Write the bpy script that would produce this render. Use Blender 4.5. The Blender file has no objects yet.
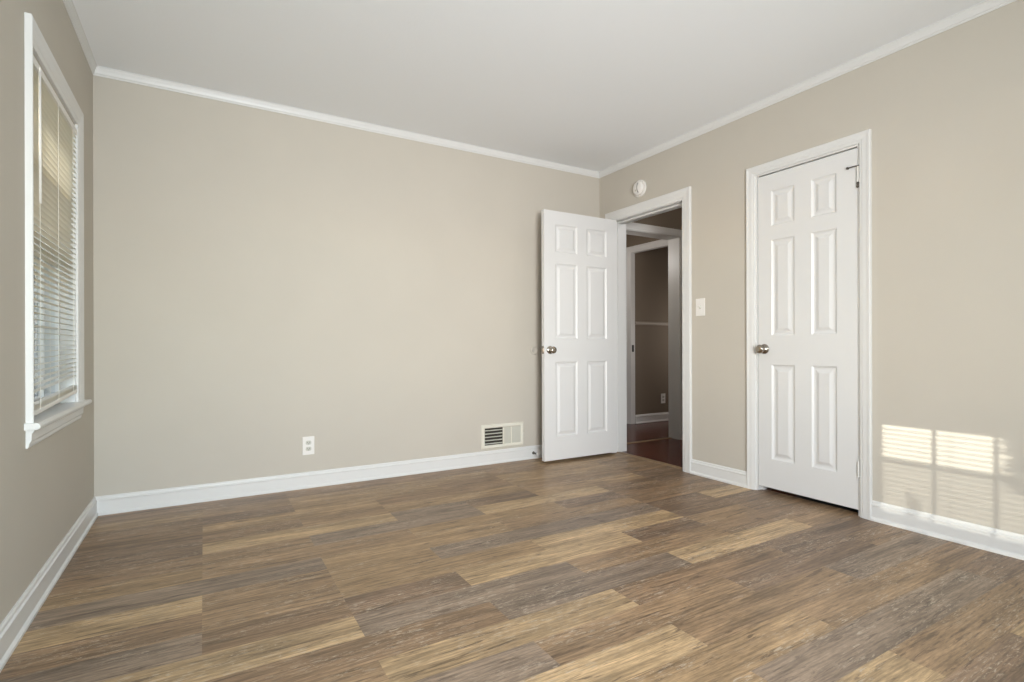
import bpy, bmesh, math, random
from mathutils import Vector, Matrix

random.seed(7)
SC = bpy.context.scene
COL = SC.collection

# ------------------------------------------------------------------ camera
cam_data = bpy.data.cameras.new('camera')
cam_data.sensor_width = 36.0
cam_data.lens = 525.89 / 1024 * 36.0
cam_data.shift_y = 5.15 / 1024
cam_data.clip_start = 0.02
cam = bpy.data.objects.new('camera', cam_data)
COL.objects.link(cam)
YAW, ROL = 0.5301, 0.0027
cam.matrix_world = (Matrix.Translation((0, 0, 0.9102)) @ Matrix.Rotation(-YAW, 4, 'Z')
                    @ Matrix.Rotation(math.pi / 2, 4, 'X') @ Matrix.Rotation(-ROL, 4, 'Z'))
SC.camera = cam

# ------------------------------------------------------------------ world, sun, fill lights, exposure
world = bpy.data.worlds.new('sky')
SC.world = world
world.use_nodes = True
wn, wl = world.node_tree.nodes, world.node_tree.links
wn.clear()
w_out = wn.new('ShaderNodeOutputWorld')
w_bg = wn.new('ShaderNodeBackground')
w_sky = wn.new('ShaderNodeTexSky')
w_sky.sky_type = 'NISHITA'
w_sky.sun_disc = False
w_sky.sun_elevation = math.radians(18)
w_sky.sun_rotation = math.radians(-65)
w_bg.inputs['Strength'].default_value = 0.95
wl.new(w_sky.outputs[0], w_bg.inputs['Color'])
wl.new(w_bg.outputs[0], w_out.inputs['Surface'])

sun_data = bpy.data.lights.new('sun', 'SUN')
sun_data.energy = 5.2
sun_data.angle = math.radians(0.26)
sun_data.color = (1.0, 0.95, 0.84)
sun = bpy.data.objects.new('sun', sun_data)
COL.objects.link(sun)
sun.rotation_euler = Vector((1.0, -0.4765, -0.350)).to_track_quat('-Z', 'Y').to_euler()
sun.location = (-6, 5, 4)


def fill_light(name, loc, direction, sx, sz, power, color, spread=math.pi):
    d = bpy.data.lights.new(name, 'AREA')
    d.shape = 'RECTANGLE'
    d.size, d.size_y = sx, sz
    d.energy = power
    d.color = color
    d.spread = spread
    o = bpy.data.objects.new(name, d)
    COL.objects.link(o)
    o.location = loc
    o.rotation_euler = Vector(direction).to_track_quat('-Z', 'Z').to_euler()
    return o


# added area fills in the unseen window behind the camera, one cool, one warm
fill_light('fill_cool', (0.50, -1.165, 1.25), (0, 1, 0), 1.0, 1.2, 31.0, (0.64, 0.90, 1.0), math.radians(150))
fill_light('fill_warm', (0.20, -1.175, 1.25), (0.4, 1, 0), 1.0, 1.2, 38.5, (1.0, 0.925, 0.92), math.radians(100))

SC.view_settings.view_transform = 'Standard'
SC.view_settings.look = 'None'
SC.view_settings.gamma = 1.0
SC.view_settings.use_curve_mapping = False
SC.view_settings.exposure = 0.31

# added fill points, without fixtures, that brighten the hall and rooms beyond it
for nm, lc, pw in (('hall_fill', (3.75, 2.55, 2.30), 6.0), ('passage_fill', (3.42, 4.22, 1.85), 8.0), ('far_room_fill', (5.3, 3.95, 1.05), 7.5)):
    d = bpy.data.lights.new(nm, 'POINT')
    d.energy = pw
    d.shadow_soft_size = 0.09
    d.color = (1.0, 0.97, 0.94)
    o = bpy.data.objects.new(nm, d)
    COL.objects.link(o)
    o.location = lc

# ------------------------------------------------------------------ dimensions (metres)
XL, XR, YB, YF, H = -0.5145, 3.005, 3.601, -1.20, 2.431
WT = 0.14                      # wall thickness
D1A, D1B, D1Z = 2.668, 3.424, 1.970     # open doorway in the right wall
D2A, D2B, D2Z = 1.4810, 2.074, 1.974     # closed closet door in the right wall
WA, WB, WZ0, WZ1 = 2.384, 3.134, 0.655, 1.935   # window in the left wall
FW = (-0.36, 1.06, 0.60, 1.92)           # unseen window added behind the camera for the fills (x0, x1, z0, z1)


# ------------------------------------------------------------------ helpers
def lin(c):
    return tuple((v / 255 / 12.92) if v / 255 <= 0.04045 else ((v / 255 + 0.055) / 1.055) ** 2.4 for v in c)


def tag(o, label=None, cat=None, group=None, kind=None):
    if label: o['label'] = label
    if cat: o['category'] = cat
    if group: o['group'] = group
    if kind: o['kind'] = kind
    return o


def empty(name, loc=(0, 0, 0), label=None, cat=None, group=None, kind=None):
    o = bpy.data.objects.new(name, None)
    COL.objects.link(o)
    o.location = loc
    o.empty_display_size = 0.05
    return tag(o, label, cat, group, kind)


def obj(name, bm, m, parent=None, smooth=False, bevel=0.0):
    bmesh.ops.recalc_face_normals(bm, faces=bm.faces)
    me = bpy.data.meshes.new(name)
    bm.to_mesh(me)
    bm.free()
    o = bpy.data.objects.new(name, me)
    COL.objects.link(o)
    me.materials.append(m)
    if smooth:
        for p in me.polygons: p.use_smooth = True
    if bevel:
        b = o.modifiers.new('bevel', 'BEVEL')
        b.width = bevel
        b.segments = 2
        b.limit_method = 'ANGLE'
        b.angle_limit = math.radians(40)
    if parent:
        o.parent = parent
        o.matrix_parent_inverse = Matrix.Translation(-Vector(parent.location)) if parent.parent is None and parent.type == 'EMPTY' else Matrix.Identity(4)
    return o


def B():
    return bmesh.new()


def box(bm, x0, x1, y0, y1, z0, z1):
    v = [bm.verts.new(p) for p in ((x0, y0, z0), (x1, y0, z0), (x1, y1, z0), (x0, y1, z0),
                                   (x0, y0, z1), (x1, y0, z1), (x1, y1, z1), (x0, y1, z1))]
    for f in ((0, 3, 2, 1), (4, 5, 6, 7), (0, 1, 5, 4), (1, 2, 6, 5), (2, 3, 7, 6), (3, 0, 4, 7)):
        bm.faces.new([v[i] for i in f])
    return v


def lathe(bm, prof, origin, axis, n=24):
    """prof: list of (distance along axis, radius)."""
    a = Vector(axis).normalized()
    u = a.orthogonal().normalized()
    w = a.cross(u)
    o = Vector(origin)
    rings = []
    for d, r in prof:
        if r < 1e-6:
            rings.append([bm.verts.new(o + a * d)])
        else:
            rings.append([bm.verts.new(o + a * d + (u * math.cos(2 * math.pi * k / n) + w * math.sin(2 * math.pi * k / n)) * r) for k in range(n)])
    for r0, r1 in zip(rings, rings[1:]):
        for k in range(n):
            k2 = (k + 1) % n
            if len(r0) == 1 and len(r1) == 1: continue
            if len(r0) == 1: bm.faces.new((r0[0], r1[k], r1[k2]))
            elif len(r1) == 1: bm.faces.new((r0[k], r1[0], r0[k2]))
            else: bm.faces.new((r0[k], r1[k], r1[k2], r0[k2]))
    for r in (rings[0], rings[-1]):
        if len(r) > 1: bm.faces.new(r)


def tube(bm, pts, r, n=8):
    pts = [Vector(p) for p in pts]
    rings = []
    for i, p in enumerate(pts):
        t = (pts[min(i + 1, len(pts) - 1)] - pts[max(i - 1, 0)]).normalized()
        u = t.orthogonal().normalized() if i == 0 else (rings_u - t * rings_u.dot(t)).normalized()
        rings_u = u
        w = t.cross(u)
        rings.append([bm.verts.new(p + (u * math.cos(2 * math.pi * k / n) + w * math.sin(2 * math.pi * k / n)) * r) for k in range(n)])
    for a, b in zip(rings, rings[1:]):
        for k in range(n):
            bm.faces.new((a[k], b[k], b[(k + 1) % n], a[(k + 1) % n]))
    bm.faces.new(rings[0]); bm.faces.new(rings[-1])


def sweep(bm, prof, rings_fn, caps=True):
    """rings_fn(a, b) -> list of 3-D points along the path for profile point (a, b)."""
    cols = [[bm.verts.new(p) for p in rings_fn(a, b)] for a, b in prof]
    n = len(cols)
    for i in range(n):
        c0, c1 = cols[i], cols[(i + 1) % n]
        for k in range(len(c0) - 1):
            bm.faces.new((c0[k], c0[k + 1], c1[k + 1], c1[k]))
    if caps:
        bm.faces.new([c[0] for c in cols]); bm.faces.new([c[-1] for c in cols])


# ------------------------------------------------------------------ materials
def mat(name, rgb, rough=0.5, metal=0.0, bump=0.0, bscale=200, var=0.0, vscale=4, spec=0.5):
    m = bpy.data.materials.new(name)
    m.use_nodes = True
    nt = m.node_tree
    p = nt.nodes['Principled BSDF']
    p.inputs['Base Color'].default_value = (*lin(rgb), 1)
    p.inputs['Roughness'].default_value = rough
    p.inputs['Metallic'].default_value = metal
    p.inputs['Specular IOR Level'].default_value = spec
    tc = nt.nodes.new('ShaderNodeTexCoord')
    if var:
        n = nt.nodes.new('ShaderNodeTexNoise')
        n.inputs['Scale'].default_value = vscale
        n.inputs['Detail'].default_value = 4
        nt.links.new(tc.outputs['Object'], n.inputs['Vector'])
        hs = nt.nodes.new('ShaderNodeHueSaturation')
        hs.inputs['Color'].default_value = (*lin(rgb), 1)
        mr = nt.nodes.new('ShaderNodeMapRange')
        mr.inputs['From Min'].default_value = 0.3
        mr.inputs['From Max'].default_value = 0.7
        mr.inputs['To Min'].default_value = 1 - var
        mr.inputs['To Max'].default_value = 1 + var
        nt.links.new(n.outputs['Fac'], mr.inputs['Value'])
        nt.links.new(mr.outputs[0], hs.inputs['Value'])
        nt.links.new(hs.outputs[0], p.inputs['Base Color'])
    if bump:
        n = nt.nodes.new('ShaderNodeTexNoise')
        n.inputs['Scale'].default_value = bscale
        n.inputs['Detail'].default_value = 3
        nt.links.new(tc.outputs['Object'], n.inputs['Vector'])
        b = nt.nodes.new('ShaderNodeBump')
        b.inputs['Strength'].default_value = bump
        b.inputs['Distance'].default_value = 0.002
        nt.links.new(n.outputs['Fac'], b.inputs['Height'])
        nt.links.new(b.outputs[0], p.inputs['Normal'])
    return m


M = {
    'wall': mat('greige_wall_paint', (195, 188, 176), 0.75, bump=0.12, bscale=160, var=0.012, vscale=3, spec=0.25),
    'ceiling': mat('ceiling_paint', (244, 246, 248), 0.9, bump=0.25, bscale=90, spec=0.1),
    'trim': mat('white_trim_paint', (221, 220, 217), 0.34),
    'door': mat('white_door_paint', (220, 219, 217), 0.38, bump=0.03, bscale=120),
    'plastic': mat('white_plastic', (232, 228, 222), 0.35),
    'slot': mat('dark_slot', (46, 42, 38), 0.7),
    'nickel': mat('satin_nickel', (168, 160, 150), 0.24, metal=1.0),
    'steel': mat('dark_steel', (110, 105, 98), 0.38, metal=1.0),
    'painted_hinge': mat('painted_hinge', (222, 220, 214), 0.35),
    'vent': mat('ivory_vent_enamel', (226, 222, 208), 0.4),
    'vent_plate': mat('grey_damper_plate', (196, 194, 182), 0.5),
    'grey': mat('grey_plastic', (138, 134, 130), 0.5),
    'duct': mat('dark_duct', (52, 48, 40), 0.8),
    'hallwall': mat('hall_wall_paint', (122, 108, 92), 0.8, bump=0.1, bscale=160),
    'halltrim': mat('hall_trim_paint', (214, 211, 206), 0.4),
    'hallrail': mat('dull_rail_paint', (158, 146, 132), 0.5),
    'rubber': mat('white_rubber', (224, 222, 216), 0.6),
    'strip': mat('oak_threshold', (138, 114, 86), 0.45, var=0.1, vscale=40),
    'siding': mat('slate_siding', (96, 106, 118), 0.8, var=0.05),
    'exttrim': mat('white_exterior_trim', (226, 230, 236), 0.6),
    'extglass': mat('dark_exterior_glass', (60, 72, 88), 0.08, spec=1.0),
    'grass': mat('dry_lawn', (112, 112, 74), 0.95, var=0.3, vscale=6),
    'leaf': mat('hedge_leaf', (70, 88, 44), 0.7, var=0.3, vscale=12),
    'bark': mat('hedge_bark', (82, 66, 52), 0.9),
    'shingle': mat('grey_shingle', (92, 88, 84), 0.95, var=0.2, vscale=30),
    'cord': mat('blind_cord', (226, 222, 212), 0.7),
}


def slat_mat():
    m = bpy.data.materials.new('white_blind_vinyl')
    m.use_nodes = True
    nt = m.node_tree
    p = nt.nodes['Principled BSDF']
    p.inputs['Base Color'].default_value = (*lin((226, 225, 220)), 1)
    p.inputs['Roughness'].default_value = 0.45
    tr = nt.nodes.new('ShaderNodeBsdfTranslucent')
    tr.inputs['Color'].default_value = (*lin((238, 220, 176)), 1)
    mx = nt.nodes.new('ShaderNodeMixShader')
    mx.inputs[0].default_value = 0.18
    nt.links.new(p.outputs[0], mx.inputs[1])
    nt.links.new(tr.outputs[0], mx.inputs[2])
    nt.links.new(mx.outputs[0], nt.nodes['Material Output'].inputs['Surface'])
    return m


def glass_mat():
    m = bpy.data.materials.new('window_glass')
    m.use_nodes = True
    nt = m.node_tree
    nt.nodes.remove(nt.nodes['Principled BSDF'])
    t = nt.nodes.new('ShaderNodeBsdfTransparent')
    t.inputs['Color'].default_value = (0.93, 0.96, 0.96, 1)
    g = nt.nodes.new('ShaderNodeBsdfGlossy')
    g.inputs['Roughness'].default_value = 0.02
    f = nt.nodes.new('ShaderNodeFresnel')
    f.inputs['IOR'].default_value = 1.45
    mx = nt.nodes.new('ShaderNodeMixShader')
    nt.links.new(f.outputs[0], mx.inputs[0])
    nt.links.new(t.outputs[0], mx.inputs[1])
    nt.links.new(g.outputs[0], mx.inputs[2])
    nt.links.new(mx.outputs[0], nt.nodes['Material Output'].inputs['Surface'])
    return m


def plank_mat(name, rough, dark=False):
    """wood planks: per-plank tone in the 'tone' attribute, grain stretched along x."""
    m = bpy.data.materials.new(name)
    m.use_nodes = True
    nt = m.node_tree
    N, Lk = nt.nodes.new, nt.links.new
    p = nt.nodes['Principled BSDF']
    tc = N('ShaderNodeTexCoord')
    tone = N('ShaderNodeAttribute'); tone.attribute_name = 'tone'
    pid = N('ShaderNodeAttribute'); pid.attribute_name = 'pid'
    comb = N('ShaderNodeCombineXYZ')
    mul = N('ShaderNodeMath'); mul.operation = 'MULTIPLY'; mul.inputs[1].default_value = 37.0
    Lk(pid.outputs['Fac'], mul.inputs[0])
    Lk(mul.outputs[0], comb.inputs[2])
    add = N('ShaderNodeVectorMath'); add.operation = 'ADD'
    Lk(tc.outputs['Object'], add.inputs[0]); Lk(comb.outputs[0], add.inputs[1])

    def noise(sx, sy, det, rough_=0.6, dist=0.0):
        mp = N('ShaderNodeMapping')
        mp.inputs['Scale'].default_value = (sx, sy, 1)
        Lk(add.outputs[0], mp.inputs['Vector'])
        n = N('ShaderNodeTexNoise')
        n.inputs['Scale'].default_value = 1
        n.inputs['Detail'].default_value = det
        n.inputs['Roughness'].default_value = rough_
        n.inputs['Distortion'].default_value = dist
        Lk(mp.outputs[0], n.inputs['Vector'])
        return n.outputs['Fac']

    def ramp(sock, a, b, lo, hi):
        r = N('ShaderNodeMapRange')
        r.inputs['From Min'].default_value = a; r.inputs['From Max'].default_value = b
        r.inputs['To Min'].default_value = lo; r.inputs['To Max'].default_value = hi
        Lk(sock, r.inputs['Value'])
        return r.outputs[0]

    def mulcol(col, val):
        mx = N('ShaderNodeVectorMath'); mx.operation = 'SCALE'
        Lk(col, mx.inputs[0]); Lk(val, mx.inputs['Scale'])
        return mx.outputs[0]

    c = tone.outputs['Color']
    if dark:
        c = mulcol(c, ramp(noise(1.2, 16, 5), 0.3, 0.7, 0.7, 1.3))
    else:
        # broad bands along the plank, then finer streaks, then pores
        c = mulcol(c, ramp(noise(1.8, 17, 5, 0.6, 0.9), 0.32, 0.68, 0.64, 1.34))
        c = mulcol(c, ramp(noise(5.0, 75, 6, 0.75, 0.5), 0.36, 0.64, 0.76, 1.22))
        c = mulcol(c, ramp(noise(26, 240, 3), 0.36, 0.64, 0.84, 1.16))
        # cathedral figure in some planks
        mp = N('ShaderNodeMapping'); mp.inputs['Scale'].default_value = (1.3, 13, 1)
        Lk(add.outputs[0], mp.inputs['Vector'])
        wv = N('ShaderNodeTexWave'); wv.wave_type = 'BANDS'; wv.bands_direction = 'Y'
        wv.inputs['Scale'].default_value = 1.5
        wv.inputs['Distortion'].default_value = 7.0
        wv.inputs['Detail'].default_value = 3.0
        wv.inputs['Detail Scale'].default_value = 1.2
        Lk(mp.outputs[0], wv.inputs['Vector'])
        c = mulcol(c, ramp(wv.outputs['Fac'], 0.0, 0.5, 0.84, 1.05))
        # dark knots and heart streaks
        kn = ramp(noise(4.5, 46, 5, 0.7, 1.0), 0.56, 0.66, 0.0, 0.72)
        mk = N('ShaderNodeMix'); mk.data_type = 'RGBA'
        Lk(kn, mk.inputs[0]); Lk(c, mk.inputs[6])
        mk.inputs[7].default_value = (*lin((74, 58, 46)), 1)
        c = mk.outputs[2]
        # cerused white flecks in scattered patches
        fl = ramp(noise(26, 140, 4, 0.75, 0.8), 0.55, 0.62, 0.0, 1.0)
        ms = ramp(noise(2.0, 8, 2), 0.46, 0.58, 0.0, 0.72)
        mm = N('ShaderNodeMath'); mm.operation = 'MULTIPLY'
        Lk(fl, mm.inputs[0]); Lk(ms, mm.inputs[1])
        mf = N('ShaderNodeMix'); mf.data_type = 'RGBA'
        Lk(mm.outputs[0], mf.inputs[0]); Lk(c, mf.inputs[6])
        mf.inputs[7].default_value = (*lin((190, 174, 154)), 1)
        c = mf.outputs[2]
    Lk(c, p.inputs['Base Color'])
    p.inputs['Roughness'].default_value = rough
    p.inputs['Specular IOR Level'].default_value = 0.45
    bp = N('ShaderNodeBump')
    bp.inputs['Strength'].default_value = 0.12
    bp.inputs['Distance'].default_value = 0.001
    Lk(noise(6, 110, 4), bp.inputs['Height'])
    Lk(bp.outputs[0], p.inputs['Normal'])
    return m


def screen_mat():
    m = bpy.data.materials.new('dimmer_screen_mesh')
    m.use_nodes = True
    nt = m.node_tree
    p = nt.nodes['Principled BSDF']
    p.inputs['Base Color'].default_value = (*lin((60, 62, 64)), 1)
    t = nt.nodes.new('ShaderNodeBsdfTransparent')
    mx = nt.nodes.new('ShaderNodeMixShader')
    mx.inputs[0].default_value = 0.68  # opacity set to dim the sun patch
    nt.links.new(t.outputs[0], mx.inputs[1])
    nt.links.new(p.outputs[0], mx.inputs[2])
    nt.links.new(mx.outputs[0], nt.nodes['Material Output'].inputs['Surface'])
    return m


M['screen'] = screen_mat()
M['slat'] = slat_mat()
M['glass'] = glass_mat()
M['planks'] = plank_mat('vinyl_oak_planks', 0.42)
M['cherry'] = plank_mat('cherry_hardwood', 0.25, dark=True)


# ------------------------------------------------------------------ shell
def wall_with_openings(name, axis, plane, thick, a0, a1, z0, z1, openings, m, label):
    """axis 'x': wall normal along x, spans y a0..a1; openings (b0, b1, zb, zt)."""
    bm = B()
    ops = sorted(openings)
    cuts = [a0] + [v for o_ in ops for v in (o_[0], o_[1])] + [a1]
    p0, p1 = min(plane, plane + thick), max(plane, plane + thick)

    def bx(b0, b1, c0, c1):
        if b1 - b0 < 1e-4 or c1 - c0 < 1e-4: return
        if axis == 'x': box(bm, p0, p1, b0, b1, c0, c1)
        else: box(bm, b0, b1, p0, p1, c0, c1)
    for i in range(0, len(cuts) - 1, 2): bx(cuts[i], cuts[i + 1], z0, z1)
    for o_ in ops:
        bx(o_[0], o_[1], z0, o_[2]); bx(o_[0], o_[1], o_[3], z1)
    bmesh.ops.remove_doubles(bm, verts=bm.verts, dist=1e-5)
    return tag(obj(name, bm, m), label, 'wall', kind='structure')


wall_with_openings('wall_left', 'x', XL, -WT, YF - WT, YB + WT, 0, H, [(WA, WB, WZ0, WZ1)], M['wall'],
                   'shaded greige side wall around the blind-covered window')
wall_with_openings('wall_right', 'x', XR, WT, YF - WT, YB + WT, 0, H, [(D2A - 0.008, D2B + 0.010, 0, D2Z + 0.006), (D1A - 0.004, D1B + 0.010, 0, D1Z + 0.004)], M['wall'],
                   'greige wall holding the open doorway and the closed door')
wall_with_openings('wall_back', 'y', YB, WT, XL, XR, 0, H, [], M['wall'], 'wide blank greige wall facing the viewer')
wall_with_openings('wall_front', 'y', YF, -WT, XL, XR, 0, H, [FW], M['wall'], 'greige wall behind the viewer with a bare window opening added for light')
bm = B(); box(bm, XL - WT, XR + WT, YF - WT, YB + WT, H, H + 0.12)
tag(obj('ceiling', bm, M['ceiling']), 'flat pale ceiling of the bedroom', 'ceiling', kind='structure')

# floor: one mesh, every plank segment a face with its own tone and grain seed
L_, T_, M_, N_, D_, G_ = (176, 148, 112), (159, 131, 98), (149, 122, 93), (139, 113, 87), (127, 104, 83), (137, 118, 100)
TONES = {'L': L_, 'T': T_, 'M': M_, 'N': N_, 'D': D_, 'G': G_}
# rows from the viewer (k = -14 ..) to the back wall; one letter per 0.44 m cell, cells -2..6 (x = -0.89 ..)
ROWS = {
    20: '..MMMNNMM', 19: 'NNNNNMMTN', 18: 'NTMTTTNTT', 17: 'NNDTTNTTM', 16: 'NNTTNNTTM', 15: 'DDNMTTMMN',
    14: 'NDLLGDTTD', 13: 'NNMGGLLND', 12: 'NTMMTTDNN', 11: 'DGGTTMMNN', 10: 'TLMTGGGDL', 9: 'NNMTTLLDD',
    8: 'GGNDLLDMN', 7: 'LLLGGMMNN', 6: 'DDNNGGLLM', 5: 'NNMLLNNDD', 4: 'GGGGMMDDN', 3: 'LLLLLMMGG',
    2: 'TTTTTTMMN', 1: 'MMMMTGGGD', 0: 'NNLLLLMMN', -1: 'TTMMMDDLL', -2: 'GGLLNNMMT', -3: 'NNNTTDDGG',
}
bm = B()
tone_l = bm.loops.layers.float_color.new('tone')
pid_l = bm.loops.layers.float_color.new('pid')
PX, PY, CW, PW = -0.007, 0.641, 0.4413, 0.1453


def plank(bm_, x0, x1, y0, y1, z, rgb, rnd):
    v = [bm_.verts.new(p) for p in ((x0, y0, z), (x1, y0, z), (x1, y1, z), (x0, y1, z))]
    f = bm_.faces.new(v)
    s = rnd.random()
    j = 1 + rnd.uniform(-0.05, 0.05)
    cl = [c * j for c in lin(rgb)]
    for lp in f.loops:
        lp[tone_l] = (*cl, 1)
        lp[pid_l] = (s, s, s, 1)


rnd = random.Random(11)
x_min, x_max = XL - 0.02, XR + 0.06
for k in range(-14, 22):
    y0, y1 = PY + PW * k, PY + PW * (k + 1)
    y0, y1 = max(y0, YF - 0.02), min(y1, YB + 0.02)
    if y1 <= y0: continue
    row = ROWS.get(k) or ''.join(rnd.choice('LTMNDG') * 3 for _ in range(3))[:9]
    row = (row[1] + row[1:]).replace('.', 'N')
    c = 0
    while c < 9:
        e = c
        while e + 1 < 9 and row[e + 1] == row[c] and e - c < 2: e += 1
        xa, xb = PX + CW * (c - 2), PX + CW * (e - 1)
        xa, xb = max(xa, x_min), min(xb, x_max)
        if e == 8: xb = x_max
        if xb > xa: plank(bm, xa, xb, y0, y1, 0.0, TONES[row[c]], rnd)
        c = e + 1
fl = obj('floor', bm, M['planks'])
for p in fl.data.polygons:
    if p.normal.z < 0: p.flip()
tag(fl, 'mixed brown wood-look plank floor of the bedroom', 'floor', kind='structure')

# ------------------------------------------------------------------ mouldings
BBH = 0.102
BASE = [(0, 0), (0.021, 0), (0.021, 0.010), (0.015, 0.018), (0.0135, 0.020), (0.0135, 0.074), (0.0155, 0.077), (0.0155, 0.083),
        (0.010, 0.088), (0.009, 0.096), (0.005, BBH), (0, BBH)]


def straight(axis, plane, sgn, a0, a1):
    if axis == 'x': return lambda d, z: [(plane + sgn * d, a0, z), (plane + sgn * d, a1, z)]
    return lambda d, z: [(a0, plane + sgn * d, z), (a1, plane + sgn * d, z)]


def base_run(name, runs, label, m=None):
    bm = B()
    for r in runs: sweep(bm, BASE, straight(*r))
    return tag(obj(name, bm, m or M['trim']), label, 'baseboard', kind='structure')


base_run('baseboard_back', [('y', YB, -1, XL, XR)], 'white baseboard along the wide blank back wall')
base_run('baseboard_left', [('x', XL, 1, YF, YB - 0.002)], 'white baseboard running below the window wall')
base_run('baseboard_right', [('x', XR, -1, YF, 1.416), ('x', XR, -1, 2.139, 2.590), ('x', XR, -1, 3.49, YB - 0.002)],
         'white baseboard along the wall with the two doors')
base_run('baseboard_front', [('y', YF, 1, XL, XR)], 'white baseboard along the wall behind the viewer')

CH, CD = 0.0476, 0.0215
CROWN = [(0, CH), (0.004, CH), (0.005, CH - 0.008), (0.009, CH - 0.011), (0.012, CH - 0.024), (0.017, CH - 0.035), (0.018, 0.005), (CD, 0.004), (CD, 0), (0, 0)]


def crown_ring(d, z):
    zz = H - z
    return [(XL + d, YF + d, zz), (XL + d, YB - d, zz), (XR - d, YB - d, zz), (XR - d, YF + d, zz), (XL + d, YF + d, zz)]


bm = B(); sweep(bm, CROWN, crown_ring, caps=False)
tag(obj('trim_1', bm, M['trim']), 'narrow white crown moulding where walls meet the ceiling', 'crown moulding', kind='structure')

CAS = [(0, 0), (0, 0.010), (0.006, 0.012), (0.016, 0.0125), (0.022, 0.015), (0.050, 0.0165), (0.062, 0.019), (0.072, 0.020), (0.076, 0.017), (0.076, 0)]


def casing(bm, axis, plane, sgn, a0, a1, ztop, w, z0=0.0):
    """U-shaped casing around an opening a0..a1, top ztop; profile goes outwards from the opening."""
    s = w / 0.076

    def ring(o_, t):
        o_ *= s
        pts = [(a0 - o_, z0), (a0 - o_, ztop + o_), (a1 + o_, ztop + o_), (a1 + o_, z0)]
        if axis == 'x': return [(plane + sgn * t, a, z) for a, z in pts]
        return [(a, plane + sgn * t, z) for a, z in pts]
    sweep(bm, CAS, ring)


def jamb(bm, axis, p0, p1, a0, a1, ztop, t=0.018, stop=None):
    def bx(q0, q1, b0, b1, c0, c1):
        if axis == 'x': box(bm, q0, q1, b0, b1, c0, c1)
        else: box(bm, b0, b1, q0, q1, c0, c1)
    bx(p0, p1, a0 - t, a0, 0, ztop); bx(p0, p1, a1, a1 + t, 0, ztop); bx(p0, p1, a0 - t, a1 + t, ztop, ztop + t)
    if stop:
        s0, s1 = stop
        bx(s0, s1, a0, a0 + 0.011, 0, ztop); bx(s0, s1, a1 - 0.011, a1, 0, ztop); bx(s0, s1, a0 + 0.011, a1 - 0.011, ztop - 0.011, ztop)


g = 0.006
bm = B()
casing(bm, 'x', XR, -1, D1A - 0.001, D1B + 0.004, D1Z - 0.002, 0.078)
casing(bm, 'x', XR + WT, 1, D1A, D1B, D1Z, 0.076)
jamb(bm, 'x', XR - 0.001, XR + WT + 0.001, D1A + g, D1B - g + 0.006, D1Z - g, 0.010, stop=(XR + 0.046, XR + 0.084))
t1 = obj('trim_2', bm, M['trim'])
tag(t1, 'white casing and jamb of the open doorway to the dark hall', 'door frame', kind='structure')
bm = B(); box(bm, XR - 0.0008 + 0.0, XR + 0.004, D1A + g - 0.0015, D1A + g + 0.0015, 0.86, 0.93)
obj('strike_plate', bm, M['nickel'], t1)

bm = B()
casing(bm, 'x', XR, -1, D2A - 0.010, D2B + 0.010, D2Z + 0.006, 0.055)
jamb(bm, 'x', XR - 0.001, XR + WT, D2A + 0.002, D2B, D2Z - 0.004, 0.010, stop=(XR + 0.042, XR + 0.075))
tag(obj('trim_3', bm, M['trim']), 'white casing and jamb around the closed six-panel door', 'door frame', kind='structure')


# ------------------------------------------------------------------ six-panel doors
def panel_face(bm, W, Hh, side, t, cols, rows):
    """one moulded face of a six-panel leaf in local (u across, v up); side +1/-1 along depth."""
    us = [0] + [c for ab in cols for c in ab] + [W]
    vs = [0] + [r for ab in rows for r in ab] + [Hh]
    y = side * t / 2

    def P(u, v, d): return bm.verts.new((u, y - side * d, v))
    grid = {}
    for i, u in enumerate(us):
        for j, v in enumerate(vs): grid[i, j] = P(u, v, 0)
    for i in range(len(us) - 1):
        for j in range(len(vs) - 1):
            q = [grid[i, j], grid[i + 1, j], grid[i + 1, j + 1], grid[i, j + 1]]
            if i % 2 == 1 and j % 2 == 1:
                u0, u1, v0, v1 = us[i], us[i + 1], vs[j], vs[j + 1]
                prev = q
                for ins, d in ((0.004, 0.003), (0.010, 0.0075), (0.017, 0.0085), (0.024, 0.0080), (0.040, 0.0015), (0.043, 0.001)):
                    ring = [P(u0 + ins, v0 + ins, d), P(u1 - ins, v0 + ins, d), P(u1 - ins, v1 - ins, d), P(u0 + ins, v1 - ins, d)]
                    for k in range(4):
                        bm.faces.new((prev[k], prev[(k + 1) % 4], ring[(k + 1) % 4], ring[k]))
                    prev = ring
                bm.faces.new(prev)
            else:
                bm.faces.new(q)
    return grid, len(us) - 1, len(vs) - 1


def leaf_mesh(W, Hh, t, cols):
    rows = [(0.092 * Hh, 0.394 * Hh), (0.486 * Hh, 0.790 * Hh), (0.834 * Hh, 0.947 * Hh)]
    bm = B()
    ga, ni, nj = panel_face(bm, W, Hh, 1, t, cols, rows)
    gb, _, _ = panel_face(bm, W, Hh, -1, t, cols, rows)
    for i in range(ni):
        bm.faces.new((ga[i, 0], ga[i + 1, 0], gb[i + 1, 0], gb[i, 0]))
        bm.faces.new((ga[i, nj], ga[i + 1, nj], gb[i + 1, nj], gb[i, nj]))
    for j in range(nj):
        bm.faces.new((ga[0, j], ga[0, j + 1], gb[0, j + 1], gb[0, j]))
        bm.faces.new((ga[ni, j], ga[ni, j + 1], gb[ni, j + 1], gb[ni, j]))
    return bm


KNOB = [(0.0, 0.0), (0.0, 0.031), (0.004, 0.031), (0.008, 0.026), (0.010, 0.012), (0.028, 0.011), (0.032, 0.018), (0.038, 0.025),
        (0.047, 0.0275), (0.055, 0.025), (0.060, 0.018), (0.0615, 0.010), (0.0605, 0.0)]


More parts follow.
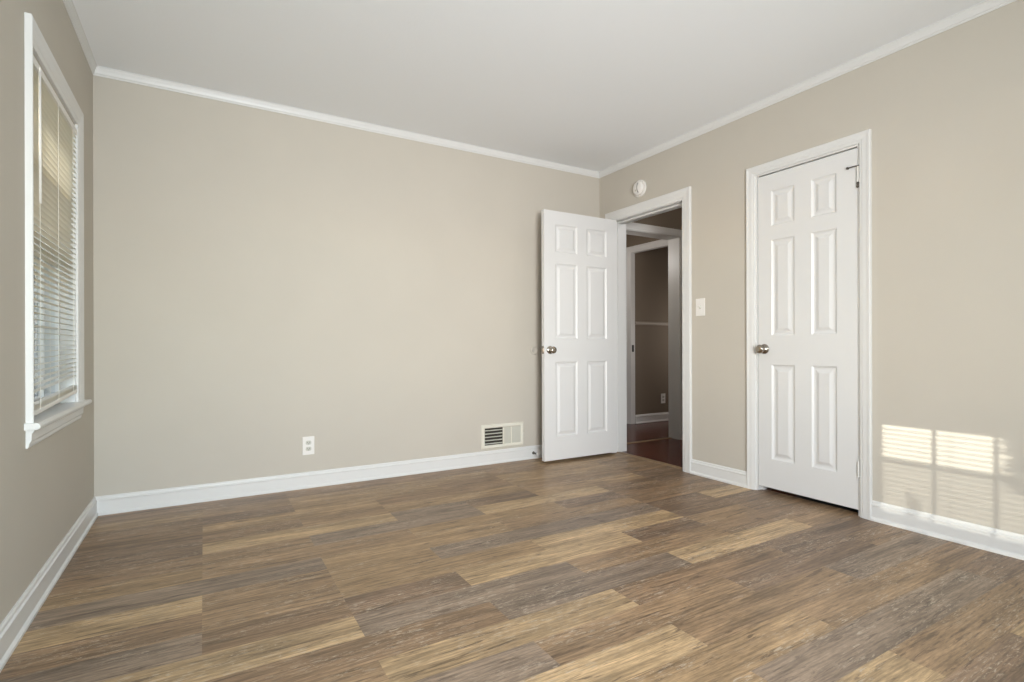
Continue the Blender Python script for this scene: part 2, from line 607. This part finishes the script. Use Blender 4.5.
def knob(parent, u, v, side, t, name='knob'):
    bm = B(); lathe(bm, KNOB, (u, side * t / 2, v), (0, side, 0), 28)
    k = obj(name, bm, M['nickel'], None, smooth=True)
    k.parent = parent
    tag(k, 'satin nickel round knob')
    return k


def hinge(parent, u, v, side, t, m, cap=False):
    bm = B()
    y = side * (t / 2 + 0.0055)
    for i in range(5):
        lathe(bm, [(0.0005, 0.0062), (0.0155, 0.0062)], (u, y, v - 0.040 + 0.016 * i), (0, 0, 1), 12)
    lathe(bm, [(0, 0.0035), (0.080, 0.0035), (0.084, 0.006), (0.087, 0.004), (0.088, 0)], (u, y, v - 0.040), (0, 0, 1), 12)
    box(bm, u - 0.002, u + 0.004, side * t / 2 - side * 0.004, side * (t / 2 + 0.004), v - 0.040, v + 0.040)
    h = obj('hinge', bm, m)
    h.parent = parent
    return h


T = 0.035
# the open door: leaf spans x 2.246 .. 2.987, room face at y = 3.362; local u runs from hinge to free edge
d1 = empty('door_1', (2.990, 3.362 + T / 2, 0.022), 'white six-panel door standing open against the back wall', 'door', kind='structure')
d1.rotation_euler = (0, 0, math.pi)
W1, H1 = 0.732, 1.941
# in local space u runs towards -x; side +1 is local +y = world -y (towards the viewer)
lf = obj('door_leaf', leaf_mesh(W1, H1, T, [(0.108, 0.318), (0.412, 0.626)]), M['door']); lf.parent = d1
knob(d1, W1 - 0.053, 0.858, 1, T); knob(d1, W1 - 0.053, 0.858, -1, T)
bm = B(); box(bm, W1 - 0.001, W1 + 0.0012, -0.0125, 0.0125, 0.829, 0.887); box(bm, W1, W1 + 0.009, -0.006, 0.006, 0.848, 0.868)
o = obj('latch_plate', bm, M['nickel']); o.parent = d1
for v in (0.22, 0.98, 1.74):
    hinge(d1, -0.004, v, -1, T, M['painted_hinge'])

# the closed door: hinges on the near side (y = 1.482), face flush with the room wall
d2 = empty('door_2', (XR + 0.004 + T / 2, 1.4860, 0.033), 'closed white six-panel door in its white casing', 'door', kind='structure')
d2.rotation_euler = (0, 0, math.pi / 2)
W2, H2 = 0.5840, 1.930
# local u -> world +y, local +y -> world -x (room side)
lf = obj('door_leaf', leaf_mesh(W2, H2, T, [(0.109, 0.249), (0.349, 0.496)]), M['door']); lf.parent = d2
knob(d2, W2 - 0.042, 0.855, 1, T); knob(d2, W2 - 0.042, 0.855, -1, T)
h_low = hinge(d2, -0.004, 0.215, 1, T, M['painted_hinge'])
h_top = hinge(d2, -0.004, 1.785, 1, T, M['painted_hinge'])
# hinge-pin stop on the top hinge: pin plate, threaded arm and two rubber-tipped ends
bm = B()
yy = T / 2 + 0.0055
lathe(bm, [(0, 0.0075), (0.004, 0.0075)], (-0.004, yy, 1.8295), (0, 0, 1), 14)
tube(bm, [(-0.004, yy, 1.832), (0.020, yy + 0.006, 1.832), (0.045, yy + 0.004, 1.832)], 0.0035, 10)
lathe(bm, [(0, 0.0065), (0.009, 0.0065)], (0.046, yy + 0.007, 1.832), (0, -1, 0), 14)
tube(bm, [(-0.004, yy, 1.832), (-0.024, yy + 0.004, 1.834)], 0.0042, 10)
lathe(bm, [(0, 0.006), (0.010, 0.006)], (-0.025, yy + 0.005, 1.834), (0, -1, 0), 14)
o = obj('hinge_pin_stop', bm, M['steel'], smooth=True); o.parent = d2
tag(o, 'dark steel hinge-pin door stop')
bm = B()
lathe(bm, [(0, 0.0), (0, 0.006), (0.006, 0.0075), (0.014, 0.006), (0.020, 0.0085), (0.028, 0.0065), (0.031, 0)], (-0.004, yy, 1.745), (0, 0, -1), 14)
o = obj('hinge_pin_tip', bm, M['steel'], smooth=True); o.parent = d2
tag(o, 'dark exposed pin end below the hinge')

# ------------------------------------------------------------------ the window in the left wall
win = empty('window_1', (XL, (WA + WB) / 2, WZ0), 'white sash window behind the half open blind', 'window', kind='structure')
bm = B()
CASW, CASN = 0.084, 0.046       # the near jamb casing is trimmed narrower


def wring(o_, t):
    o_ *= CASW / 0.076
    n_ = o_ * CASN / CASW
    return [(XL + t, WA - n_, WZ0), (XL + t, WA - n_, WZ1 + 0.012 + o_), (XL + t, WB + o_, WZ1 + 0.012 + o_), (XL + t, WB + o_, WZ0)]


sweep(bm, CAS, wring)
obj('window_casing', bm, M['trim'], win)
bm = B()
XO = XL - WT
box(bm, XO, XL + 0.001, WA, WA + 0.012, WZ0, WZ1); box(bm, XO, XL + 0.001, WB - 0.012, WB, WZ0, WZ1)
box(bm, XO, XL + 0.001, WA, WB, WZ1 - 0.012, WZ1); box(bm, XO - 0.03, XL + 0.001, WA, WB, WZ0 - 0.02, WZ0)
obj('window_frame', bm, M['trim'], win)
# stool with rounded nose and horns
bm = B()
STOOL = [(0, 0), (0.034, 0), (0.040, 0.004), (0.042, 0.011), (0.040, 0.018), (0.034, 0.022), (0, 0.022)]
sweep(bm, STOOL, lambda d, z: [(XL + d, WA - CASN - 0.018, WZ0 - 0.020 + z), (XL + d, WB + CASW + 0.046, WZ0 - 0.020 + z)])
box(bm, XL - 0.05, XL + 0.001, WA + 0.012, WB - 0.012, WZ0 - 0.012, WZ0 + 0.002)
obj('window_sill', bm, M['trim'], win)
bm = B()
APR = [(0, 0), (0.005, 0), (0.008, 0.006), (0.009, 0.016), (0.015, 0.026), (0.016, 0.050), (0.022, 0.056), (0.022, 0.064), (0, 0.064)]
sweep(bm, APR, lambda d, z: [(XL + d, WA - CASN, WZ0 - 0.084 + z), (XL + d, WB + CASW, WZ0 - 0.084 + z)])
obj('window_apron', bm, M['trim'], win)


def sash(name, x0, x1, z0, z1, top=0.035, bot=0.035):
    ya, yb = WA + 0.012, WB - 0.012
    bm = B()
    st = 0.022
    box(bm, x0, x1, ya, ya + st, z0, z1); box(bm, x0, x1, yb - st, yb, z0, z1)
    box(bm, x0, x1, ya + st, yb - st, z0, z0 + bot); box(bm, x0, x1, ya + st, yb - st, z1 - top, z1)
    gy0, gy1, gz0, gz1 = ya + st, yb - st, z0 + bot, z1 - top
    for i in (1, 2):
        c = gy0 + (gy1 - gy0) * i / 3
        box(bm, x0 + 0.007, x1 - 0.007, c - 0.006, c + 0.006, gz0, gz1)
    c = (gz0 + gz1) / 2
    box(bm, x0 + 0.0075, x1 - 0.0075, gy0, gy1, c - 0.005, c + 0.005)
    s = obj(name, bm, M['trim'], win)
    bm = B(); xm = (x0 + x1) / 2
    bm.faces.new([bm.verts.new(p) for p in ((xm, gy0, gz0), (xm, gy1, gz0), (xm, gy1, gz1), (xm, gy0, gz1))])
    p = obj('glass_pane', bm, M['glass']); p.parent = s
    p.parent = s
    return s


zm = 1.293
sash('lower_sash', XL - 0.082, XL - 0.052, WZ0 + 0.002, zm + 0.02, 0.030, 0.05)
sash('upper_sash', XL - 0.116, XL - 0.086, zm - 0.02, WZ1 - 0.014, 0.035, 0.030)

# screen added outside the lower panes to dim the sun through them
bm = B()
sx_, sz1 = XO + 0.012, 1.600
for a0, a1, c0, c1 in ((WA + 0.012, WB - 0.012, sz1 - 0.012, sz1), (WA + 0.012, WB - 0.012, WZ0, WZ0 + 0.012), (WA + 0.012, WA + 0.024, WZ0, sz1), (WB - 0.024, WB - 0.012, WZ0, sz1)):
    box(bm, sx_ - 0.004, sx_ + 0.004, a0, a1, c0, c1)
scr = obj('dimmer_screen', bm, M['trim'], win)
bm = B()
bm.faces.new([bm.verts.new(p) for p in ((sx_, WA + 0.02, WZ0), (sx_, WB - 0.02, WZ0), (sx_, WB - 0.02, sz1), (sx_, WA + 0.02, sz1))])
o = obj('screen_mesh', bm, M['screen']); o.parent = scr

# ------------------------------------------------------------------ the mini blind
bl = empty('mini_blind', (XL - 0.005, (WA + WB) / 2, WZ1), 'white mini blind hanging in the window with its bottom rail askew', 'window blind')
bx0, by0, by1 = XL - 0.005, WA + 0.014, WB - 0.005
bm = B(); box(bm, bx0 - 0.014, bx0 + 0.014, by0 - 0.004, by1 + 0.004, WZ1 - 0.040, WZ1 - 0.014)
obj('headrail', bm, M['plastic'], bl, bevel=0.002)
ZT, PITCH = WZ1 - 0.055, 0.0235
z_lo0, z_lo1 = 0.682, 0.712       # bottom rail height at near / far end: the blind hangs askew
n = int((ZT - z_lo0 - 0.03) / PITCH)
bm = B()


def slat(bm, zc0, zc1, tilt=math.radians(-7), w=0.0125):
    secs = 5
    cols = []
    for i in range(secs):
        u = -1 + 2 * i / (secs - 1)
        dz = 0.0022 * (1 - u * u)
        x = bx0 + u * w * math.cos(tilt) - dz * math.sin(tilt)
        z = u * w * math.sin(tilt) + dz * math.cos(tilt)
        cols.append([bm.verts.new((x, by0, zc0 + z)), bm.verts.new((x, (by0 + by1) / 2, (zc0 + zc1) / 2 + z)), bm.verts.new((x, by1, zc1 + z))])
    for a, b in zip(cols, cols[1:]):
        for k in range(2): bm.faces.new((a[k], a[k + 1], b[k + 1], b[k]))


for i in range(n):
    z = ZT - PITCH * i
    k = max(0.0, (i - (n - 9)) / 9.0)            # last slats follow the tilted rail
    slat(bm, z, z + 0.032 * k, math.radians(-0.5))
zz = ZT - PITCH * n
for i in range(4):                               # slats gathered above the rail
    slat(bm, z_lo0 + 0.012 + 0.0045 * i, z_lo1 + 0.010 + 0.0040 * i, math.radians(-7 + 2 * i))
so = obj('slats', bm, M['slat'], bl, smooth=True)
bm = B()
v = box(bm, bx0 - 0.013, bx0 + 0.013, by0, by1, z_lo0 - 0.012, z_lo0 + 0.006)
for q in v:
    if q.co.y > (by0 + by1) / 2: q.co.z += z_lo1 - z_lo0
obj('bottom_rail', bm, M['plastic'], bl, bevel=0.004)
for f in (0.12, 0.5, 0.88):
    y = by0 + (by1 - by0) * f
    zb = z_lo0 + (z_lo1 - z_lo0) * f
    bm = B()
    for sx in (-0.0135, 0.0135): tube(bm, [(bx0 + sx, y, WZ1 - 0.04), (bx0 + sx, y, zb)], 0.0009, 6)
    obj('ladder_cord', bm, M['cord'], bl)
bm = B(); tube(bm, [(bx0 + 0.020, by0 + 0.055, WZ1 - 0.045), (bx0 + 0.021, by0 + 0.055, 1.42)], 0.0042, 8)
lathe(bm, [(0, 0.003), (0.012, 0.003), (0.02, 0.0)], (bx0 + 0.020, by0 + 0.055, WZ1 - 0.047), (0, 0, 1), 8)
obj('tilt_wand', bm, M['plastic'], bl, smooth=True)

# bare frame of the unseen window added behind the viewer for the fills
bm = B()
fx0, fx1, fz0, fz1 = FW
for a0, a1, c0, c1 in ((fx0, fx0 + 0.04, fz0, fz1), (fx1 - 0.04, fx1, fz0, fz1), (fx0, fx1, fz0, fz0 + 0.04), (fx0, fx1, fz1 - 0.04, fz1)):
    box(bm, a0, a1, YF - 0.06, YF + 0.012, c0, c1)
tag(obj('window_added', bm, M['trim']), 'plain white frame of the unseen window added behind the viewer', 'window', kind='structure')


# ------------------------------------------------------------------ small fittings
def outlet(loc, rz, label, group=None):
    """duplex outlet; local +y points out of the wall."""
    o = empty('electrical_outlet', loc, label, 'outlet', group)
    o.rotation_euler = (0, 0, rz)
    bm = B(); box(bm, -0.0365, 0.0365, 0, 0.005, -0.059, 0.059)
    pl = obj('cover_plate', bm, M['plastic'], bevel=0.0025); pl.parent = o
    for s in (1, -1):
        zc = s * 0.0197
        bm = B()
        pts = []
        for k in range(24):
            a = 2 * math.pi * k / 24
            pts.append((0.0172 * math.cos(a), max(-0.0128, min(0.0128, 0.0172 * math.sin(a)))))
        lo = [bm.verts.new((x, 0.004, zc + z)) for x, z in pts]
        hi = [bm.verts.new((x, 0.0072, zc + z)) for x, z in pts]
        for k in range(24): bm.faces.new((lo[k], lo[(k + 1) % 24], hi[(k + 1) % 24], hi[k]))
        bm.faces.new(hi)
        r = obj('socket', bm, M['vent_plate']); r.parent = o
        bm = B()
        box(bm, -0.0075, -0.0052, 0.0070, 0.0075, zc - 0.003, zc + 0.006)
        box(bm, 0.0052, 0.0075, 0.0070, 0.0075, zc - 0.003, zc + 0.005)
        lathe(bm, [(0, 0.0026), (0.0005, 0.0026)], (0, 0.0070, zc - 0.0078), (0, 1, 0), 10)
        q = obj('slot', bm, M['slot']); q.parent = r
    bm = B(); lathe(bm, [(0, 0.0032), (0.0012, 0.0028), (0.0016, 0)], (0, 0.005, 0), (0, 1, 0), 12)
    q = obj('screw', bm, M['plastic']); q.parent = o
    return o


outlet((0.582, YB, 0.271), math.pi, 'white duplex outlet on the blank back wall above the baseboard')

sw = empty('light_switch', (XR, 2.511, 1.179), 'white toggle light switch between the open doorway and the closed door', 'light switch')
sw.rotation_euler = (0, 0, math.pi / 2)
bm = B(); box(bm, -0.0385, 0.0385, 0, 0.0055, -0.061, 0.061)
o = obj('cover_plate', bm, M['plastic'], bevel=0.0025); o.parent = sw
bm = B(); box(bm, -0.006, 0.006, 0.004, 0.0062, -0.012, 0.012)
o = obj('toggle_slot', bm, M['vent_plate']); o.parent = sw
bm = B()
v = box(bm, -0.0042, 0.0042, 0.004, 0.017, -0.006, 0.004)
for q in v:
    if q.co.y > 0.01: q.co.z += 0.009
o = obj('toggle', bm, M['plastic'], bevel=0.001); o.parent = sw
for s in (1, -1):
    bm = B(); lathe(bm, [(0, 0.0033), (0.0012, 0.0028), (0.0016, 0)], (0, 0.0055, s * 0.030), (0, 1, 0), 12)
    q = obj('screw', bm, M['plastic']); q.parent = sw

sd = empty('smoke_detector', (XR, 3.098, 2.163), 'round white smoke detector above the open doorway', 'smoke detector')
sd.rotation_euler = (0, 0, math.pi / 2)
bm = B(); lathe(bm, [(0, 0), (0, 0.068), (0.012, 0.068), (0.016, 0.064), (0.016, 0)], (0, 0, 0), (0, 1, 0), 40)
o = obj('base', bm, M['plastic'], smooth=False); o.parent = sd
bm = B(); lathe(bm, [(0.014, 0.0), (0.014, 0.056), (0.028, 0.054), (0.036, 0.047), (0.040, 0.036), (0.041, 0.0)], (0, 0, 0), (0, 1, 0), 40)
o = obj('cover', bm, M['plastic'], smooth=True); o.parent = sd
bm = B()
pts = [(0.026 * math.cos(a), 0.0415, 0.044 * math.sin(a)) for a in [math.radians(t) for t in range(-62, 63, 12)]]
tube(bm, [(x - 0.030, y - 0.001, z) for x, y, z in pts], 0.0038, 6)
o = obj('vent_slot', bm, M['grey']); o.parent = sd
bm = B(); lathe(bm, [(0, 0.008), (0.003, 0.008), (0.004, 0.006), (0.004, 0)], (0.010, 0.039, -0.018), (0, 1, 0), 16)
o = obj('test_button', bm, M['vent_plate']); o.parent = sd

# wall register: frame, open louvres on the left third, closed damper plate on the right
vx0, vx1, vz0, vz1 = 1.836, 2.213, 0.118, 0.303
vt = empty('air_vent', ((vx0 + vx1) / 2, YB, vz0), 'ivory wall register with dark open louvres beside the open door', 'air vent')
bm = B()
ix0, ix1, iz0, iz1 = vx0 + 0.027, vx1 - 0.027, vz0 + 0.027, vz1 - 0.030
yf = YB - 0.011
FR = [(0, 0), (0.003, 0.004), (0.008, 0.011), (0.020, 0.011), (0.026, 0.007), (0.027, 0.0)]


def vring(i, d):
    return [(vx0 + i, YB - d, vz0 + i), (vx1 - i, YB - d, vz0 + i), (vx1 - i, YB - d, vz1 - i), (vx0 + i, YB - d, vz1 - i), (vx0 + i, YB - d, vz0 + i)]


sweep(bm, FR, vring, caps=False)
obj('frame', bm, M['vent'], vt)
sx = ix0 + 0.158
bm = B(); box(bm, ix0 - 0.002, sx, YB - 0.0012, YB - 0.0002, iz0 - 0.002, iz1 + 0.002)
obj('duct_opening', bm, M['duct'], vt)
for i in range(5):
    z = iz0 + 0.012 + i * (iz1 - iz0 - 0.004) / 4.9
    bm = B()
    v = box(bm, ix0, sx, YB - 0.0098, YB - 0.002, z - 0.0013, z + 0.0013)
    for q in v: q.co.z += (q.co.y - YB + 0.006) * 0.55
    obj('louver', bm, M['vent_plate'], vt)
bm = B(); box(bm, sx, sx + 0.010, YB - 0.011, YB - 0.001, iz0, iz1); obj('divider', bm, M['vent'], vt)
sx2 = sx + 0.072
bm = B(); box(bm, sx + 0.008, ix1 + 0.002, YB - 0.004, YB - 0.001, iz0, iz1); obj('damper_plate', bm, M['vent_plate'], vt)
bm = B(); box(bm, sx2, sx2 + 0.008, YB - 0.010, YB - 0.002, iz0, iz1); obj('divider', bm, M['vent'], vt)
bm = B(); tube(bm, [(vx1 - 0.012, YB - 0.010, 0.215), (vx1 - 0.008, YB - 0.024, 0.216)], 0.003, 8)
obj('damper_lever', bm, M['vent'], vt)
for x in (vx0 + 0.013, vx1 - 0.013):
    bm = B(); lathe(bm, [(0, 0.0032), (0.0012, 0.003), (0.0018, 0)], (x, YB - 0.011, 0.212 if x < 2 else 0.16), (0, -1, 0), 12)
    obj('screw', bm, M['vent'], vt)

# spring door stop on the back baseboard
ds = empty('door_stop', (2.300, YB - 0.0135, 0.046), 'small grey door stop screwed to the baseboard beside the open door', 'door stop')
bm = B(); lathe(bm, [(0, 0), (0, 0.012), (0.004, 0.012), (0.008, 0.007), (0.008, 0)], (2.300, YB - 0.0135, 0.046), (0, -1, 0), 18)
obj('mount', bm, M['steel'], ds, smooth=True)
bm = B()
pts = [(2.300 + 0.0062 * math.cos(t * 0.7), YB - 0.0215 - 0.00042 * t, 0.046 + 0.0062 * math.sin(t * 0.7)) for t in range(0, 110)]
tube(bm, pts, 0.0012, 6)
obj('spring', bm, M['steel'], ds, smooth=True)
bm = B(); lathe(bm, [(0, 0.0), (0, 0.008), (0.010, 0.0085), (0.013, 0.006), (0.013, 0)], (2.300, YB - 0.066, 0.046), (0, -1, 0), 18)
obj('rubber_tip', bm, M['rubber'], ds, smooth=True)

# clear round knob bumper stuck on the wall behind the open door
bm = B(); lathe(bm, [(0, 0), (0, 0.036), (0.003, 0.036), (0.007, 0.032), (0.008, 0.026), (0.004, 0.022), (0.003, 0)], (2.320, YB, 0.876), (0, -1, 0), 32)
tag(obj('wall_bumper', bm, M['wall'], smooth=True), 'wall-coloured round bumper on the back wall behind the open door knob', 'wall bumper')

# ------------------------------------------------------------------ the dark hall beyond the doorway
HX = XR + WT
HY0, HE0, HE1 = 1.9, 3.57, 3.71
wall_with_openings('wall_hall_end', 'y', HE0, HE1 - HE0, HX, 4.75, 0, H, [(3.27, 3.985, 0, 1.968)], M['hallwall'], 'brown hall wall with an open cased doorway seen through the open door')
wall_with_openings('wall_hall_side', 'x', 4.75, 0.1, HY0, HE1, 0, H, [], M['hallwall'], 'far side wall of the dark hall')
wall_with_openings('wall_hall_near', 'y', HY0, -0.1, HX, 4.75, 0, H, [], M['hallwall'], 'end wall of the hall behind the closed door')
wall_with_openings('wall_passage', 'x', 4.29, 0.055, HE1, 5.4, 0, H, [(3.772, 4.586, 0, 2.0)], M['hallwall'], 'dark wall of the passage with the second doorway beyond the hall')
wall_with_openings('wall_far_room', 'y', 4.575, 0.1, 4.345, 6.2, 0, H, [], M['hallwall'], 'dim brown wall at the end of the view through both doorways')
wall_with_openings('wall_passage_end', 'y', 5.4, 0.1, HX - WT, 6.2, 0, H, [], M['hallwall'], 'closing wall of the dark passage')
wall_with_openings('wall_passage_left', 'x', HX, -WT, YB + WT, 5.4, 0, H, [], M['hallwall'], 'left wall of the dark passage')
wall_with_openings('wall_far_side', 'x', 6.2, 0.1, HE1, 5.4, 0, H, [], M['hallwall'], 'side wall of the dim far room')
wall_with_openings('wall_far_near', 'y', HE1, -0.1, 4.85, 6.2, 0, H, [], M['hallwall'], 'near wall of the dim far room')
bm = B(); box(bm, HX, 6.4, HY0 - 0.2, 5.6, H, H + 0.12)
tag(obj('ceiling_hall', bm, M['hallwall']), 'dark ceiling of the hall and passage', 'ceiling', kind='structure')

bm = B()
tone_l = bm.loops.layers.float_color.new('tone'); pid_l = bm.loops.layers.float_color.new('pid')
rnd = random.Random(5)
y = HY0 - 0.02
while y < 5.4:
    x = XR + 0.055
    while x < 6.2:
        x2 = min(x + rnd.uniform(0.4, 1.1), 6.2)
        plank(bm, x, x2, y, y + 0.083, -0.002, rnd.choice([(98, 44, 30), (86, 36, 25), (78, 33, 24), (106, 50, 34)]), rnd)
        x = x2
    y += 0.083
hf = obj('floor_hall', bm, M['cherry'])
for p in hf.data.polygons:
    if p.normal.z < 0: p.flip()
tag(hf, 'dark red hardwood floor of the hall beyond the doorway', 'floor', kind='structure')

bm = B()
STRIP = [(-0.022, -0.001), (-0.020, 0.003), (-0.008, 0.006), (0.012, 0.006), (0.022, 0.003), (0.024, -0.001)]
sweep(bm, STRIP, lambda d, z: [(XR + 0.055 + d, D1A + g, z), (XR + 0.055 + d, D1B, z)])
tag(obj('trim_4', bm, M['strip']), 'tan wood threshold strip between bedroom planks and dark hall floor', 'threshold', kind='structure')
bm = B()
sweep(bm, STRIP, lambda d, z: [(3.28, 3.69 + d * 0.8, z), (3.975, 3.69 + d * 0.8, z)])
tag(obj('trim_5', bm, M['strip']), 'tan wood strip across the dark floor at the hall end doorway', 'threshold', kind='structure')
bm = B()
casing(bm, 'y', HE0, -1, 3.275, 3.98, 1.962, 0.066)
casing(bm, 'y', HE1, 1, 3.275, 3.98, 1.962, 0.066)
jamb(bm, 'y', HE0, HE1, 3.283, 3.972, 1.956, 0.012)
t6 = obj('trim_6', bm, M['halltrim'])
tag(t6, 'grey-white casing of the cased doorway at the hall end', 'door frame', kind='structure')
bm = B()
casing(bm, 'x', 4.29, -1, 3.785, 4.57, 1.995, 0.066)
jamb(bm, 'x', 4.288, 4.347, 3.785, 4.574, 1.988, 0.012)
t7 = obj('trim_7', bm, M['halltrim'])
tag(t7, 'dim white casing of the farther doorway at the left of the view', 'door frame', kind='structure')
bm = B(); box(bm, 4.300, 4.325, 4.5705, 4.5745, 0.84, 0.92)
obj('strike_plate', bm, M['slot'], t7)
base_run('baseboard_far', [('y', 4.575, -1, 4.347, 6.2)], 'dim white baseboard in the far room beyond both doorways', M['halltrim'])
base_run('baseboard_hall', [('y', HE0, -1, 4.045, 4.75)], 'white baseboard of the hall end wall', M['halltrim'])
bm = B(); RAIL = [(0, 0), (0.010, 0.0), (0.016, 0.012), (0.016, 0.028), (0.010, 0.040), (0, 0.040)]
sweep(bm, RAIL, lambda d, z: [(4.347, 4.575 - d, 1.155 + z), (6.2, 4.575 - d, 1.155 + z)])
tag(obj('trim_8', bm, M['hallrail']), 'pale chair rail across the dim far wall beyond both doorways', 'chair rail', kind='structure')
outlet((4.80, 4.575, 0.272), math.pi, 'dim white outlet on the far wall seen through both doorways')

# closet behind the closed door, so that its gap stays dark
wall_with_openings('wall_closet', 'x', XR + 0.75, 0.08, 1.1, HY0 - 0.1, 0, H, [], M['hallwall'], 'back wall of the closet behind the closed door')
wall_with_openings('wall_closet_side', 'y', 1.1, -0.08, XR + WT, XR + 0.83, 0, H, [], M['hallwall'], 'side wall of the closet behind the closed door')
bm = B(); box(bm, XR + 0.06, XR + 0.83, 1.02, HY0 - 0.02, -0.03, -0.001)  # floor coloured near black to stand for shade under the door
tag(obj('floor_closet', bm, M['slot']), 'closet floor coloured near black as shade behind the closed door', 'floor', kind='structure')
bm = B(); box(bm, XR + WT, XR + 0.83, 1.02, HY0 - 0.2, H, H + 0.12)
tag(obj('ceiling_closet', bm, M['hallwall']), 'ceiling of the closet behind the closed door', 'ceiling', kind='structure')

# ------------------------------------------------------------------ outside the left window
bm = B(); box(bm, -30, XL - WT - 0.01, -12, 30, -0.65, -0.55)
tag(obj('ground', bm, M['grass']), 'dull lawn outside beyond the blinds', 'ground', kind='structure')

# low eave of this house above the window
ev = empty('roof_eave', (XL - WT, 2.4, 2.0), 'white low roof eave outside above the blind-covered window', 'eave', kind='structure')
bm = B()
v = box(bm, -1.30, XL - WT - 0.003, -1.3, 5.2, 2.06, 2.10)
for q in v:
    if q.co.x > -1: q.co.z += 0.26
obj('soffit', bm, M['exttrim'], ev)
bm = B(); box(bm, -1.325, -1.30, -1.3, 5.2, 2.02, 2.16); obj('fascia', bm, M['exttrim'], ev)

# neighbouring house wing seen through the blind
nb = empty('neighbour_house', (-2.4, 8.0, -0.55), 'slate-grey sided house with white trimmed windows seen through the blind', 'house')
bm = B()
hx0, hx1, hy0, hy1 = -4.6, -0.9, 7.6, 10.6
box(bm, hx0, hx1, hy0, hy1, -0.55, 3.0)
for i in range(26):                                    # lap siding
    z = -0.5 + i * 0.135
    v = box(bm, hx0, hx1, hy0 - 0.018, hy0, z, z + 0.135)
    for q in v:
        if q.co.y < hy0 - 0.01 and q.co.z > z + 0.1: q.co.y += 0.014
obj('siding', bm, M['siding'], nb)
bm = B()
a = [bm.verts.new(p) for p in ((hx0 - .3, hy0 - .4, 2.95), (hx1 + .3, hy0 - .4, 2.95), ((hx0 + hx1) / 2, hy0 - .4, 4.5), (hx0 - .3, hy1, 2.95), (hx1 + .3, hy1, 2.95), ((hx0 + hx1) / 2, hy1, 4.5))]
for f in ((0, 1, 2), (3, 5, 4), (0, 2, 5, 3), (1, 4, 5, 2), (0, 3, 4, 1)): bm.faces.new([a[i] for i in f])
obj('roof', bm, M['shingle'], nb)
for wx in (-2.55, -1.75):
    bm = B()
    for x0, x1, z0, z1 in ((wx - .36, wx - .28, .1, 1.55), (wx + .28, wx + .36, .1, 1.55), (wx - .36, wx + .36, 1.47, 1.55), (wx - .36, wx + .36, .1, .18), (wx - .28, wx + .28, .80, .86), (wx - .02, wx + .02, .18, 1.47)):
        box(bm, x0, x1, hy0 - 0.06, hy0 - 0.01, z0, z1)
    f = obj('window', bm, M['exttrim'], nb)
    bm = B(); box(bm, wx - .28, wx + .28, hy0 - 0.035, hy0 - 0.02, .18, 1.47)
    p = obj('pane', bm, M['extglass']); p.parent = f

# unseen leaf mass added to block the low sun from floor and one pane
sh = empty('sun_blocker', (-4.2, 4.6, -0.55), 'unseen leafy mass added on the lawn to block the low sun', 'sun_blocker')
bm = B()
rr = random.Random(3)
for i in range(15):
    x, y = -4.2 + rr.uniform(-.3, .3), 4.6 + rr.uniform(-1.0, 1.0)
    tube(bm, [(-4.2 + rr.uniform(-.1, .1), 4.6 + (y - 4.6) * .5, -.6), ((x - 4.2) / 2, (y + 4.6) / 2, .9), (x, y, 2.5)] if False else
         [(-4.2, 4.6 + (y - 4.6) * .5, -.6), (x * .5 - 2.1, y, 1.0), (x, y, 2.6)], 0.012, 6)
obj('stem', bm, M['bark'], sh)
bm = B()


def leaves(n, y0, y1, z0, z1, sz, th=0.4):
    for i in range(n):
        c = Vector((-4.2 + rr.uniform(-th, th), rr.uniform(y0, y1), rr.uniform(z0, z1)))
        a = Vector((rr.uniform(-1, 1), rr.uniform(-1, 1), rr.uniform(-1, 1))).normalized()
        b = a.orthogonal().normalized()
        bm.faces.new([bm.verts.new(p) for p in (c - a * sz, c + b * sz * .5, c + a * sz, c - b * sz * .5)])


leaves(7000, 3.2, 6.0, 0.1, 2.42, 0.045)
leaves(6000, 3.8, 4.31, 2.80, 3.3, 0.016, 0.07)
obj('foliage', bm, M['leaf'], sh)
